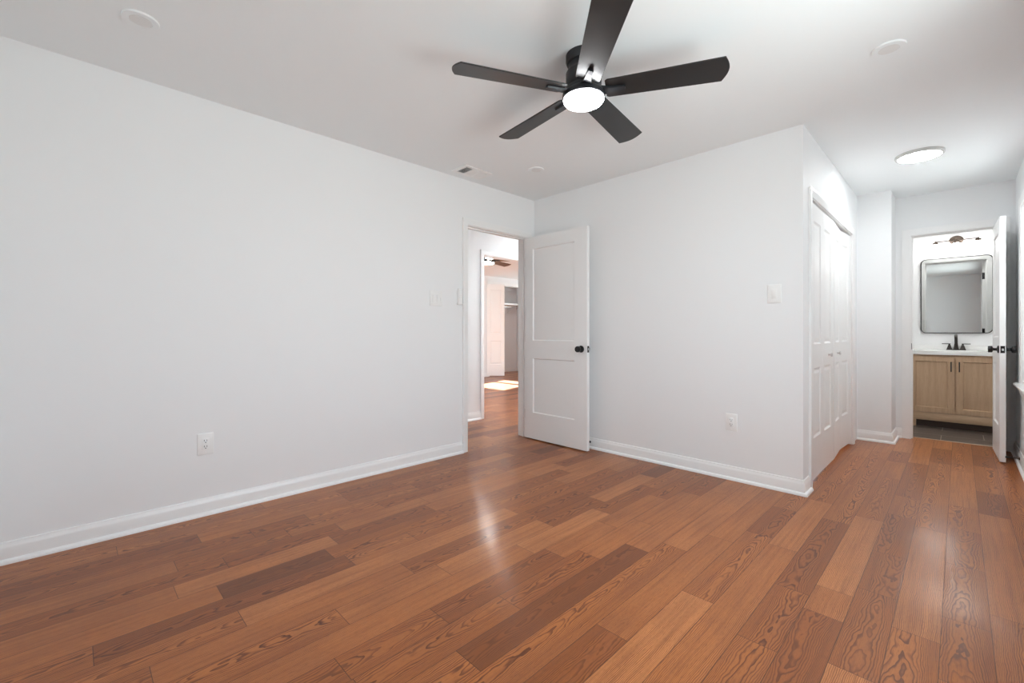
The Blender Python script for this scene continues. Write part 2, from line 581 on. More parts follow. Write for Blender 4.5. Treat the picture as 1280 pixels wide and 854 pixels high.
def panel_slab(b, W, H, T, panels, z0=0.0, recess=0.009, slope=0.010, raised=0.0, both=True):
    """door leaf in x (0..W), z (z0..H), y from -T (front) to 0 (back) with sunk panels"""
    xs = sorted({0.0, W} | {p[0] for p in panels} | {p[1] for p in panels})
    zs = sorted({z0, H} | {p[2] for p in panels} | {p[3] for p in panels})
    for front in (True, False):
        Y = -T if front else 0.0
        ins = 1 if front else -1
        for i in range(len(xs) - 1):
            for j in range(len(zs) - 1):
                xa, xb, za, zb = xs[i], xs[i + 1], zs[j], zs[j + 1]
                pn = any(xa >= p[0] - 1e-6 and xb <= p[1] + 1e-6 and za >= p[2] - 1e-6 and zb <= p[3] + 1e-6 for p in panels)
                if not pn or (not front and not both):
                    b.quad((xa, Y, za), (xb, Y, za), (xb, Y, zb), (xa, Y, zb))
                    continue
                rings = [(0.0, 0.0), (slope, recess)]
                if raised:
                    rings += [(slope + 0.012, recess), (slope + 0.030, recess - raised)]
                lp = []
                for o_, d in rings:
                    y = Y + ins * d
                    lp.append([(xa + o_, y, za + o_), (xb - o_, y, za + o_), (xb - o_, y, zb - o_), (xa + o_, y, zb - o_)])
                b.loft(lp, True, False)
                b.quad(*lp[-1])
    b.quad((0, -T, z0), (0, 0, z0), (0, 0, H), (0, -T, H))
    b.quad((W, -T, z0), (W, 0, z0), (W, 0, H), (W, -T, H))
    b.quad((0, -T, z0), (W, -T, z0), (W, 0, z0), (0, 0, z0))
    b.quad((0, -T, H), (W, -T, H), (W, 0, H), (0, 0, H))
    bmesh.ops.remove_doubles(b.b, verts=b.b.verts, dist=1e-5)
    return b

def arot(axis):
    """matrix turning +Z to the given axis"""
    return Vector((0, 0, 1)).rotation_difference(Vector(axis)).to_matrix().to_4x4()

def knob_into(b, p, axis, k=1.0):
    M = Matrix.Translation(Vector(p)) @ arot(axis)
    b.lathe([(0.0, 0.0), (0.0315 * k, 0.0), (0.0315 * k, 0.004), (0.028 * k, 0.008), (0.014 * k, 0.011), (0.0115 * k, 0.016), (0.0115 * k, 0.030), (0.017 * k, 0.034), (0.0255 * k, 0.037), (0.0275 * k, 0.041), (0.0275 * k, 0.058), (0.0255 * k, 0.062), (0.0, 0.063)], 28, M)

# ------------------------------------------------------------------ room dimensions
H = 2.44
W1 = 2.393      # closet wall plane
X3 = 3.471      # right wall plane
Y1 = 2.187      # face of the short return wall
X2 = 2.657
Y2 = 2.581      # wall with the bathroom door
YR = -3.72      # wall behind the camera
TW = 0.115
XO = -1.053     # far side of the passage
XF = -4.95      # far closet front of the other bedroom
YN = 5.40       # window wall of the other bedroom
# door openings
D1 = (-0.885, -0.112, 2.034)       # bedroom door in left wall (y0,y1,top)
D2 = (2.776, 3.368, 2.036)         # bath door (x0,x1,top)
DC = (0.212, 1.880, 2.000)         # closet
D3 = (0.230, 1.020, 2.036)         # doorway across the passage
WA = (1.40, 1.985, 0.66, 2.09)     # hall window in right wall
WB = (-2.68, -1.12, 0.66, 2.15)    # bedroom window in right wall
WC = (-4.70, -3.67, 1.12, 2.02)    # window of the other bedroom (x range)
WD = (-4.95, -1.35, 0.10, 2.32)    # unseen window added to brighten the other bedroom (x range)

# ------------------------------------------------------------------ setting: floors, ceiling, walls
b = MB()
b.box(-6.0, 3.60, -3.84, 2.705, -0.06, 0.0)
b.box(-6.0, 1.90, 2.705, 5.55, -0.06, 0.0)
struct(b.build('floor', M_FLOOR, smooth=0), 'glossy reddish brown oak plank floor running through the bedroom and passage', 'floor')
struct(MB().box(1.90, 4.40, 2.705, 4.05, -0.06, 0.0).build('floor_bathroom', M_TILE, smooth=0), 'dark brown rectangular tile floor with pale grout under the vanity', 'floor')
struct(MB().box(-6.0, 4.40, -3.84, 5.55, H, H + 0.08).build('ceiling', M_CEIL, smooth=0), 'plain white painted ceiling above the bedroom', 'ceiling')

wall_x('wall_left', -TW, 0.0, YR, 0.0, H, [(D1[0] - 0.018, D1[1] + 0.018, 0, D1[2] + 0.018)], 'long white wall with the open panelled door at its far end')
wall_y('wall_back', 0.0, TW, -TW, W1, H, [], 'white wall behind the open door with a switch and an outlet')
wall_x('wall_closet', W1 - TW, W1, TW, Y1, H, [(DC[0] - 0.018, DC[1] + 0.018, 0, DC[2] + 0.018)], 'white wall holding the folding closet doors')
b = MB().box(W1 - TW, X2, Y1, Y2, 0, H)
struct(b.build('wall_return', M_WALL, smooth=0), 'short white wall stub between the closet and the bathroom doorway', 'wall')
wall_y('wall_hall_end', Y2, Y2 + 0.125, 1.90, 4.40, H, [(D2[0] - 0.018, D2[1] + 0.018, 0, D2[2] + 0.018)], 'white end wall around the bathroom doorway')
wall_x('wall_right', X3, X3 + 0.14, -3.84, Y2, H, [(WA[0], WA[1], WA[2], WA[3]), (WB[0], WB[1], WB[2], WB[3])], 'white wall at the far right edge with the window casing')
wall_y('wall_rear', YR - 0.14, YR, -TW, X3, H, [], 'plain white wall seen only in the bathroom mirror')
# closet inside
struct(MB().box(1.62, 1.70, TW, Y2, 0, H).build('wall_closet_inside', M_WALL, smooth=0), 'white back wall inside the closet behind the folding doors', 'wall')
# bathroom
wall_x('wall_bath_left', 1.90, 2.0, Y2 + 0.125, 4.05, H, [], 'white bathroom wall left of the vanity, out of view')
wall_x('wall_bath_right', 4.28, 4.40, Y2 + 0.125, 4.05, H, [], 'white bathroom wall right of the vanity behind the door')
wall_y('wall_bath_back', 3.93, 4.05, 2.0, 4.28, H, [], 'brightly lit white wall above the bathroom vanity')
# passage and other bedroom
wall_x('wall_passage', XO - TW, XO, -2.2, 3.2, H, [(D3[0] - 0.018, D3[1] + 0.018, 0, D3[2] + 0.018)], 'bright white passage wall seen through the open door')
wall_x('wall_passage_side', -TW, 0.0, TW, 3.2, H, [], 'white passage wall beyond the open doorway, side nearest the closet')
wall_y('wall_passage_end', 3.2, 3.3, XO - TW, 0.0, H, [], 'white end wall of the passage, far end')
wall_y('wall_passage_near', -2.3, -2.2, XO - TW, -TW, H, [], 'white end wall of the passage, near end')
wall_y('wall_room_window', YN, YN + 0.14, -5.7, XO - TW, H, [(WC[0], WC[1], WC[2], WC[3])], 'window wall of the sunny room beyond the passage')
wall_x('wall_room_side', XO - TW, XO, 3.3, YN, H, [], 'side wall of the sunny room beyond the passage')
wall_y('wall_room_near', -0.94, -0.8, -5.7, XO - TW, H, [(WD[0], WD[1], WD[2], WD[3])], 'near wall of the sunny room beyond the passage')
wall_x('wall_room_far', XF - 0.1, XF, -0.8, YN, H, [(3.80, 5.20, 0, 2.26)], 'far white wall of the sunny room with the open closet')
struct(MB().box(-5.70, -5.60, -0.8, YN, 0, H).build('wall_room_closet', M_WALL, smooth=0), 'white back wall inside the open closet of the sunny room', 'wall')

# baseboards
baseboard('baseboard_left', [(0, YR), (0, D1[0] - 0.064)], -1, 'white baseboard with shoe moulding along the long left wall')
baseboard('baseboard_back', [(0.0, 0.0), (W1, 0.0), (W1, DC[0] - 0.064)], -1, 'white baseboard under the outlet, wrapping the wall corner by the closet')
baseboard('baseboard_return', [(W1, Y1), (X2, Y1), (X2, Y2), (D2[0] - 0.072, Y2)], -1, 'short white baseboard around the stub left of the bathroom doorway')
baseboard('baseboard_right', [(D2[1] + 0.067, Y2), (X3, Y2), (X3, YR)], -1, 'white baseboard along the right wall behind the bathroom door')
baseboard('baseboard_passage', [(XO, -2.2), (XO, D3[0] - 0.064)], -1, 'white baseboard on the passage wall seen through the open door')
baseboard('baseboard_room', [(XF, -0.8), (XF, 3.76)], -1, 'white baseboard on the far wall of the sunny room')
baseboard('baseboard_room_closet', [(-5.60, 2.8), (-5.60, YN)], -1, 'white baseboard at the back of the open closet in the sunny room')

# ------------------------------------------------------------------ door frames and casings
b = MB()
jamb_into(b, 'x', -TW, 0.0, D1[0], D1[1], D1[2], stop=(-0.052, -0.040))
casing_into(b, 0.0, D1[0] - 0.005, D1[1] + 0.005, D1[2] + 0.005, 'x', 1)
casing_into(b, -TW, D1[0] - 0.005, D1[1] + 0.005, D1[2] + 0.005, 'x', -1)
t1 = struct(b.build('trim_1', M_TRIM), 'white frame and casing around the left doorway into the passage', 'door frame')
b = MB().box(-0.034, -0.006, D1[0] - 0.001, D1[0] + 0.0025, 0.905, 0.965, 0.001)
b.build('strike_plate', M_BLACK, t1)['label'] = 'dark strike plate on the left jamb'

b = MB()
jamb_into(b, 'y', Y2, Y2 + 0.125, D2[0], D2[1], D2[2], stop=(Y2 + 0.040, Y2 + 0.052))
casing_into(b, Y2, D2[0] - 0.005, D2[1] + 0.005, D2[2] + 0.005, 'y', -1, 0.066)
casing_into(b, Y2 + 0.125, D2[0] - 0.005, D2[1] + 0.005, D2[2] + 0.005, 'y', 1, 0.066)
t2 = struct(b.build('trim_2', M_TRIM), 'white frame and casing around the bathroom doorway', 'door frame')
MB().box(D2[0] - 0.001, D2[0] + 0.0025, Y2 + 0.006, Y2 + 0.034, 0.90, 0.96, 0.001).build('strike_plate', M_BLACK, t2)['label'] = 'black strike plate on the left jamb'

b = MB()
jamb_into(b, 'x', W1 - TW, W1, DC[0], DC[1], DC[2])
casing_into(b, W1, DC[0] - 0.004, DC[1] + 0.004, DC[2] + 0.004, 'x', 1)
t3 = struct(b.build('trim_3', M_TRIM), 'white frame and casing around the folding closet doors', 'door frame')
MB().box(W1 - 0.075, W1 - 0.045, DC[0], DC[1], DC[2] - 0.028, DC[2], 0.001).build('door_track', M_GAP_SHADE, t3)['label'] = 'metal track coloured dark for the shaded gap in the closet head'  # dark colour puts the shade of the head gap into the track

b = MB()
jamb_into(b, 'x', XO - TW, XO, D3[0], D3[1], D3[2])
casing_into(b, XO, D3[0] - 0.005, D3[1] + 0.005, D3[2] + 0.005, 'x', 1)
struct(b.build('trim_4', M_TRIM), 'white casing of the second doorway across the passage', 'door frame')

b = MB()
casing_into(b, XF, 3.80, 5.20, 2.26, 'x', 1)
b.box(XF - 0.1, XF, 3.80, 3.816, 0, 2.26)
b.box(XF - 0.1, XF, 5.184, 5.20, 0, 2.26)
b.box(XF - 0.1, XF, 3.816, 5.184, 2.244, 2.26)
struct(b.build('trim_5', M_TRIM), 'white casing around the open closet in the sunny room', 'door frame')

# threshold strip between wood and tile
struct(MB().box(D2[0], D2[1], 2.695, 2.712, -0.001, 0.003, 0.001).build('trim_6', mat('grout_strip', (0.55, 0.45, 0.36), 0.6)), 'thin pale strip where the wood floor meets the bathroom tile', 'threshold')

# ------------------------------------------------------------------ windows
def window(name, axis, plane, thick, a0, a1, z0, z1, label, room=-1):
    """double-hung window; room = direction from the wall plane into the room"""
    root = thing(name, label, 'window', kind='structure')
    out = -room
    def bx(b, p0, p1, u0, u1, za, zb, bev=0.0):
        p0, p1 = plane + out * p0, plane + out * p1
        if axis == 'x':
            b.box(p0, p1, u0, u1, za, zb, bev)
        else:
            b.box(u0, u1, p0, p1, za, zb, bev)
    b = MB()
    t = 0.025
    bx(b, 0, thick, a0, a0 + t, z0, z1)
    bx(b, 0, thick, a1 - t, a1, z0, z1)
    bx(b, 0, thick, a0 + t, a1 - t, z1 - t, z1)
    bx(b, 0, thick, a0 + t, a1 - t, z0, z0 + t)
    b.build('window_frame', M_TRIM, root)
    b = MB()
    casing_into(b, plane, a0 + 0.01, a1 - 0.01, z1 - 0.01, axis, room, 0.065, z0)
    b.build('casing', M_TRIM, root)
    b = MB()
    bx(b, -0.045, 0.06, a0 - 0.085, a1 + 0.085, z0 - 0.022, z0 + 0.001, 0.006)
    b.build('window_sill', M_TRIM, root)
    b = MB()
    bx(b, -0.014, 0.0, a0 - 0.06, a1 + 0.06, z0 - 0.085, z0 - 0.022, 0.003)
    b.build('apron', M_TRIM, root)
    zm = (z0 + z1) / 2 if name != 'window_3' else 1.445
    for d0, d1, za, zb in ((0.055, 0.085, z0 + t, zm + 0.02), (0.090, 0.120, zm - 0.02, z1 - t)):
        b = MB()
        u0, u1 = a0 + t, a1 - t
        r = 0.04
        bx(b, d0, d1, u0, u0 + r, za, zb)
        bx(b, d0, d1, u1 - r, u1, za, zb)
        bx(b, d0, d1, u0 + r, u1 - r, za, za + r)
        bx(b, d0, d1, u0 + r, u1 - r, zb - r, zb)
        s = b.build('sash', M_TRIM, root)
        b = MB()
        bx(b, (d0 + d1) / 2 - 0.002, (d0 + d1) / 2 + 0.002, u0 + r, u1 - r, za + r, zb - r)
        b.build('pane', M_GLASS, s)
    if name == 'window_1':  # blinds added to hold back the daylight of this window
        b = MB()
        bx(b, 0.020, 0.050, a0 + t + 0.004, a1 - t - 0.004, z1 - t - 0.035, z1 - t, 0.004)
        bl = b.build('added_blind', M_TRIM, root)
        b = MB()
        n = int((z1 - z0 - 0.10) / 0.042)
        for i in range(n):
            zz = z0 + 0.045 + i * 0.042
            b.box(-0.0012, 0.0012, a0 + t + 0.006, a1 - t - 0.006, -0.0245, 0.0245, M=Matrix.Translation((plane + out * 0.035, 0, zz)) @ Matrix.Rotation(-0.40 * out, 4, 'Y'))
        b.build('added_slats', M_TRIM, bl, smooth=0)
    return root
window('window_1', 'x', X3, 0.14, WA[0], WA[1], WA[2], WA[3], 'white cased window with added light-blocking white blinds on the right wall just before the bathroom door')
window('window_2', 'x', X3, 0.14, WB[0], WB[1], WB[2], WB[3], 'white bedroom window on the right wall beside the camera, out of sight')
window('window_3', 'y', YN, 0.14, WC[0], WC[1], WC[2], WC[3], 'sunlit window of the room beyond the passage')
window('added_window_4', 'y', -0.8, 0.14, WD[0], WD[1], WD[2], WD[3], 'broad shaded window added to brighten the room beyond the passage, out of sight', room=1)  # added window, unseen, brightens the room beyond the passage
portal(((WD[0] + WD[1]) / 2, -0.95, (WD[2] + WD[3]) / 2), (PI / 2, 0, 0), WD[1] - WD[0], WD[3] - WD[2])
portal((X3 + 0.15, (WA[0] + WA[1]) / 2, (WA[2] + WA[3]) / 2), (0, PI / 2, 0), WA[3] - WA[2], WA[1] - WA[0])
portal((X3 + 0.15, (WB[0] + WB[1]) / 2, (WB[2] + WB[3]) / 2), (0, PI / 2, 0), WB[3] - WB[2], WB[1] - WB[0])
portal(((WC[0] + WC[1]) / 2, YN + 0.15, (WC[2] + WC[3]) / 2), (-PI / 2, 0, 0), WC[1] - WC[0], WC[3] - WC[2])

# ------------------------------------------------------------------ hinged doors
def hinged_door(name, label, W, loc, rz, panels, knob_x, knob_z, hinge_zs, side):
    """leaf from the hinge along local +x, front face at y=-T, swung by rz"""
    T = 0.035
    root = thing(name, label, 'door', loc, rz, kind='structure')
    panel_slab(MB(), W, 2.024, T, panels, z0=0.010, recess=0.010, slope=0.008).build('door_leaf', M_DOOR, root, smooth=0)
    b = MB()
    knob_into(b, (knob_x, -T, knob_z), (0, -1, 0))
    b.build('door_knob', M_BLACK, root)
    b = MB()
    knob_into(b, (knob_x, 0, knob_z), (0, 1, 0))
    k2 = b.build('door_knob', M_BLACK, root)
    b = MB().box(W - 0.0005, W + 0.0018, -T / 2 - 0.0125, -T / 2 + 0.0125, knob_z - 0.029, knob_z + 0.029, 0.0008)
    lp = b.build('latch_plate', M_BLACK, root)
    b = MB().box(W + 0.001, W + 0.010, -T / 2 - 0.006, -T / 2 + 0.006, knob_z - 0.009, knob_z + 0.009, 0.002)
    b.build('latch_bolt', M_SILVER, lp)['label'] = 'silver latch bolt'
    for hz in hinge_zs:
        b = MB()
        hy = 0.004 if side > 0 else -T - 0.004
        b.lathe([(0.0055, hz - 0.045), (0.0055, hz + 0.045)], 14, Matrix.Translation((-0.003, hy, 0)))
        b.lathe([(0.0, hz + 0.045), (0.007, hz + 0.045), (0.006, hz + 0.051), (0, hz + 0.053)], 14, Matrix.Translation((-0.003, hy, 0)))
        b.box(-0.0022, 0.0005, -T + 0.001, -0.001, hz - 0.044, hz + 0.044)
        b.build('hinge', M_BLACK, root)
    return root, k2
hinged_door('door_1', 'tall white two-panel door with black knob standing open by the back wall', 0.770, (0.012, -0.112, 0), math.radians(-0.6),
            [(0.108, 0.628, 0.990, 1.905), (0.108, 0.628, 0.270, 0.812)], 0.706, 0.920, (1.78, 1.02, 0.25), 1)
d2, _ = hinged_door('door_2', 'narrow white panelled door standing open at the bathroom doorway, seen nearly edge on', 0.585, (D2[1] - 0.002, Y2 - 0.004, 0), math.radians(-88.3),
            [(0.100, 0.485, 1.030, 1.905), (0.100, 0.485, 0.290, 0.812)], 0.525, 0.930, (1.83, 1.08, 0.25), 1)
# hinge leaves let into the bathroom jamb, seen in the mirror
for hz in (1.83, 1.08, 0.25):
    MB().box(D2[1] - 0.0022, D2[1] + 0.0005, Y2 + 0.002, Y2 + 0.036, hz - 0.044, hz + 0.044).build('hinge_leaf', M_BRONZE, t2)['label'] = 'dark bronze hinge leaf on the jamb'

# ------------------------------------------------------------------ folding closet doors
LW = (DC[1] - DC[0] - 0.018) / 4
LT = 0.030
def bifold(name, label, y_pivot, sgn, fold):
    """pair of leaves from a pivot at the jamb towards the middle; fold sinks the middle hinge into the closet"""
    XL = W1 - 0.004
    root = thing(name, label, 'closet door', (XL - LT, y_pivot, 0), kind='structure')
    dy = math.sqrt(LW * LW - fold * fold)
    ins, outs = 0.062, 0.115
    for k in range(2):
        if sgn > 0:   # from the near jamb: local +y
            p0 = (0.0, 0.0) if k == 0 else (-fold, dy)
            p1 = (-fold, dy) if k == 0 else (0.0, 2 * dy)
            pa, pb = (outs, LW - ins) if k == 0 else (ins, LW - outs)
        else:         # leaves listed so that local x still runs +y
            p0 = (-fold, -dy) if k == 0 else (0.0, -2 * dy)
            p1 = (0.0, 0.0) if k == 0 else (-fold, -dy)
            pa, pb = (ins, LW - outs) if k == 0 else (outs, LW - ins)
        # leaf local frame: x along the leaf, front (-y local) facing +X of the room
        ang = math.atan2(p1[1] - p0[1], p1[0] - p0[0])
        b = panel_slab(MB(), LW - 0.003, 1.985, LT, [(pa, pb, 0.985, 1.866), (pa, pb, 0.315, 0.815)], z0=0.026, recess=0.008, slope=0.012, raised=0.004, both=False)
        lf = b.build('leaf', M_DOOR, root, smooth=0, loc=(p0[0], p0[1], 0), rot=(0, 0, ang))
        if k == (1 if sgn > 0 else 1):
            b = MB()
            kx = LW * 0.5
            b.lathe([(0.0, 0.0), (0.009, 0.0), (0.009, 0.002), (0.006, 0.006), (0.006, 0.012), (0.013, 0.016), (0.016, 0.022), (0.013, 0.028), (0.0, 0.030)], 20, Matrix.Translation((kx, -LT, 0.895)) @ arot((0, -1, 0)))
            b.build('knob', M_SILVER, lf)['label'] = 'small silver knob'
    return root
bifold('door_3', 'white folding closet door pair nearest the wall corner, panelled, closed', DC[0] + 0.004, 1, 0.002)
bifold('door_4', 'white folding closet door pair nearest the bathroom, slightly pushed in', DC[1] - 0.010, -1, 0.022)

# open folding leaf in the room beyond the passage
root = thing('door_5', 'white folding closet leaf standing open in the sunny room', 'closet door', (-4.915, 3.70, 0), math.atan2(0.30, 0.295), kind='structure')
panel_slab(MB(), 0.42, 2.235, 0.03, [(0.07, 0.35, 1.05, 2.10), (0.07, 0.35, 0.30, 0.87)], z0=0.03, recess=0.008, slope=0.012, raised=0.004).build('leaf', M_DOOR, root, smooth=0)

# closet shelf and rod beyond the passage
root = thing('closet_shelf', 'white shelf with hanging rail inside the open closet of the sunny room', 'shelf', (-5.60, 4.5, 1.80))
MB().box(0.0, 0.36, -0.9, 0.88, 0.0, 0.045, 0.003).build('shelf_board', M_TRIM, root)
MB().box(0.0, 0.02, -0.9, 0.88, -0.07, 0.0, 0.002).build('cleat', M_TRIM, root)
b = MB().tube([(0.28, -0.9, -0.05), (0.28, 0.88, -0.05)], 0.014, 14)
b.build('hanging_rail', M_SILVER, root)
for yy in (-0.25, 0.55):
    b = MB().box(0.0, 0.34, yy - 0.008, yy + 0.008, -0.012, 0.0).box(0.0, 0.012, yy - 0.008, yy + 0.008, -0.20, 0.0)
    b.tube([(0.008, yy, -0.19), (0.20, yy, -0.06), (0.28, yy, -0.068)], 0.006, 8)
    b.build('bracket', M_TRIM, root)

# ------------------------------------------------------------------ ceiling fans
def make_fan(name, label, loc, a0, pitch, blade_mat, body_mat, lens_mat, R=0.636, HW=0.0735):
    """origin on the ceiling"""
    root = thing(name, label, 'ceiling fan', loc)
    b = MB().lathe([(0.0, 0.0), (0.087, 0.0), (0.087, -0.030), (0.082, -0.042), (0.074, -0.046), (0.0, -0.046)], 48)
    b.build('canopy', body_mat, root)
    b = MB().lathe([(0.0, -0.046), (0.074, -0.046), (0.074, -0.068), (0.083, -0.082), (0.087, -0.090), (0.087, -0.150), (0.080, -0.160), (0.0, -0.160)], 48)
    mh = b.build('motor_housing', body_mat, root)
    b = MB().lathe([(0.0, -0.160), (0.084, -0.160), (0.084, -0.176), (0.100, -0.188), (0.104, -0.194), (0.104, -0.212), (0.100, -0.215), (0.0, -0.215)], 48)
    b.build('light_ring', body_mat, root)
    b = MB().lathe([(0.0, -0.2155), (0.0985, -0.2155), (0.0985, -0.224), (0.094, -0.231), (0.075, -0.237), (0.04, -0.240), (0.0, -0.241)], 48)
    b.build('light_lens', lens_mat, root)
    blade0 = iron0 = None
    for k in range(5):
        a = a0 + k * 2 * PI / 5
        if blade0 is None:
            # blade outline: narrow root with small radii, slightly convex tip
            th = 0.007
            pts = [(0.118, -HW * 0.80), (0.108, -HW * 0.70), (0.108, HW * 0.70), (0.118, HW * 0.80)]
            n = 12
            ta = math.asin(HW / R)
            tip = [(R * math.cos(ta * (1 - 2 * i / n)) + 0.020 * math.sin(PI * i / n), R * math.sin(ta * (1 - 2 * i / n))) for i in range(n + 1)]
            outl = pts + [(x - 0.004 if i in (0, n) else x, y) for i, (x, y) in enumerate(tip)]
            # keep order: root low -> root high -> tip high -> tip low
            outl = [pts[0], pts[1], pts[2], pts[3]] + tip
            e_ = 0.0015
            cx = sum(p[0] for p in outl) / len(outl)
            def shr(o_, q):
                return [(cx + (x - cx) * (1 - q / 0.26), y * (1 - q / HW)) for x, y in o_]
            lp = [[(x, y, -th / 2) for x, y in shr(outl, e_)], [(x, y, -th / 2 + e_) for x, y in outl], [(x, y, th / 2 - e_) for x, y in outl], [(x, y, th / 2) for x, y in shr(outl, e_)]]
            blade0 = MB().loft(lp).build('blade', blade_mat, root, smooth=30)
            # iron: wide at the hub, narrow prong under the blade
            st = [(0.070, 0.030, 0.0), (0.095, 0.027, -0.001), (0.120, 0.019, -0.003), (0.150, 0.0145, -0.003), (0.185, 0.0135, -0.003), (0.196, 0.012, -0.003), (0.200, 0.008, -0.003)]
            lp = [[(r, -w_, zc - th / 2 - 0.008), (r, w_, zc - th / 2 - 0.008), (r, w_ * 1.08, zc - th / 2 - 0.002 + 0.003), (r, -w_ * 1.08, zc - th / 2 - 0.002 + 0.003)] for r, w_, zc in st]
            iron0 = MB().loft(lp).build('blade_iron', body_mat, root, smooth=30)
            bl, ir = blade0, iron0
        else:
            bl, ir = blade0.copy(), iron0.copy()
            COL.objects.link(bl)
            COL.objects.link(ir)
        for o in (bl, ir):
            o.location = (0, 0, -0.180)
            o.rotation_euler = (pitch, 0, a)
    return root
make_fan('ceiling_fan', 'black five-blade ceiling fan with glowing round light in the bedroom', (1.806, -1.612, H), math.radians(27.6), math.radians(-11.4), M_BLADE, M_FANBODY, M_LENS)
make_fan('ceiling_fan', 'ceiling fan with brown wooden blades seen through the open doorway', (-2.36, 1.46, H), math.radians(33), math.radians(-11.4), M_WALNUT, M_FANBODY, M_OLENS)

# ------------------------------------------------------------------ ceiling fittings
def disc_light(name, label, loc, r, lens_mat, drop=0.022, cat='ceiling light', inner=0.88, trim=None):
    root = thing(name, label, cat, loc)
    b = MB().lathe([(0.0, 0.0), (r, 0.0), (r, -drop * 0.55), (r * 0.975, -drop), (r * (inner + 0.01), -drop), (r * inner, -drop * 0.85), (0.0, -drop * 0.85)], 56)
    b.build('trim_ring', trim or M_CEIL, root)
    ri = r * inner - 0.001
    b = MB().lathe([(ri, -drop * 0.86), (ri, -drop * 0.98), (ri * 0.8, -drop * 1.10), (ri * 0.4, -drop * 1.18), (0.0, -drop * 1.2)], 56)
    b.build('lens', lens_mat, root)
    return root
disc_light('ceiling_light', 'lit round flush ceiling light over the hall before the bathroom', (2.90, 1.205, H), 0.143, M_HLENS, 0.024, trim=mat('ring_grey', (0.62, 0.61, 0.60), 0.4))
disc_light('ceiling_light', 'added round fill light on the passage ceiling beyond the open door, out of sight', (-0.58, 1.55, H), 0.14, M_PFILL, 0.024)  # added lamp, unseen, brightens the passage
disc_light('ceiling_light', 'added round fill light on the bathroom ceiling, out of sight', (3.09, 3.15, H), 0.13, M_BFILL, 0.024)  # added lamp, unseen, shares the bathroom brightness with the vanity shades
G = 'unlit recessed ceiling lights'
disc_light('recessed_light', 'unlit round recessed light at the upper left of the ceiling', (0.592, -3.197, H), 0.066, M_OFFLENS, 0.008, 'recessed light', 0.62)['group'] = G
disc_light('recessed_light', 'unlit round recessed light on the ceiling above the hall entrance, right of the fan', (2.876, -0.616, H), 0.066, M_OFFLENS, 0.008, 'recessed light', 0.62)['group'] = G
disc_light('recessed_light', 'unlit round recessed light on the ceiling above the open door, beside the vent', (0.612, -0.643, H), 0.066, M_OFFLENS, 0.008, 'recessed light', 0.62)['group'] = G

root = thing('air_vent', 'white rectangular louvred register on the ceiling near the open door', 'vent', (0.190, -0.985, H))
b = MB()
for x0, x1, y0, y1 in ((-0.095, -0.066, -0.15, 0.15), (0.066, 0.095, -0.15, 0.15), (-0.066, 0.066, -0.15, -0.118), (-0.066, 0.066, 0.118, 0.15)):
    b.box(x0, x1, y0, y1, -0.007, 0.0)
b.build('frame', M_TRIM, root)
MB().box(-0.066, 0.066, -0.118, 0.118, -0.0012, 0.0).build('duct_shade', M_GAP_SHADE, root)  # flat dark plate in place of the shade inside the duct
for sec, (ya, yb, tilt) in enumerate(((-0.116, -0.046, 0.75), (-0.040, 0.040, 0.0), (0.046, 0.116, -0.62))):
    b = MB()
    if tilt:
        n = 7
        for i in range(n):
            yy = ya + (i + 0.5) * (yb - ya) / n
            b.box(-0.066, 0.066, -0.0045, 0.0045, -0.0005, 0.0005, M=Matrix.Translation((0, yy, -0.0048)) @ Matrix.Rotation(tilt, 4, 'X'))
    else:
        for i in range(11):
            xx = -0.066 + (i + 0.5) * 0.132 / 11
            b.box(-0.0055, 0.0055, ya, yb, -0.0005, 0.0005, M=Matrix.Translation((xx, 0, -0.0045)) @ Matrix.Rotation(-0.45, 4, 'Y'))
    b.box(-0.066, 0.066, yb, yb + 0.006 if sec < 2 else yb + 0.002, -0.006, -0.001)
    b.build('louvre_bank', M_TRIM, root, smooth=0)

# ------------------------------------------------------------------ wall plates  (local: x across, z up, front at -y)
def plate_into(W, Hh, T=0.0065):
    return MB().box(-W / 2, W / 2, -T, 0, -Hh / 2, Hh / 2, 0.0025, 3)

def outlet(label, loc, rz):
    root = thing('electrical_outlet', label, 'outlet', loc, rz)
    plate_into(0.080, 0.124).build('cover_plate', M_PLATE, root)
    r = MB().box(-0.0175, 0.0175, -0.0085, -0.006, -0.034, 0.034, 0.0012).build('receptacle', M_PLATE, root)
    for k, dz in enumerate((0.017, -0.017)):
        b = MB()
        b.box(-0.0078, -0.0052, -0.0089, -0.0080, dz - 0.001, dz + 0.0085)
        b.box(0.0052, 0.0076, -0.0089, -0.0080, dz, dz + 0.008)
        b.lathe([(0.0, 0.0080), (0.0028, 0.0080), (0.0028, 0.0089), (0, 0.0089)], 12, Matrix.Translation((0, 0, dz - 0.0075)) @ arot((0, -1, 0)))
        b.build('slots', M_SLOT, r)['label'] = 'dark socket slots'
    for dz in (0.048, -0.048):
        MB().lathe([(0, 0.0062), (0.003, 0.0062), (0.0025, 0.0072), (0, 0.0074)], 12, Matrix.Translation((0, 0, dz)) @ arot((0, -1, 0))).build('screw', M_PLATE, root)
    return root
outlet('white electrical outlet low on the long left wall', (0.0, -2.856, 0.416), PI / 2)
outlet('white electrical outlet low on the back wall near the corner', (1.948, 0.0, 0.416), 0)

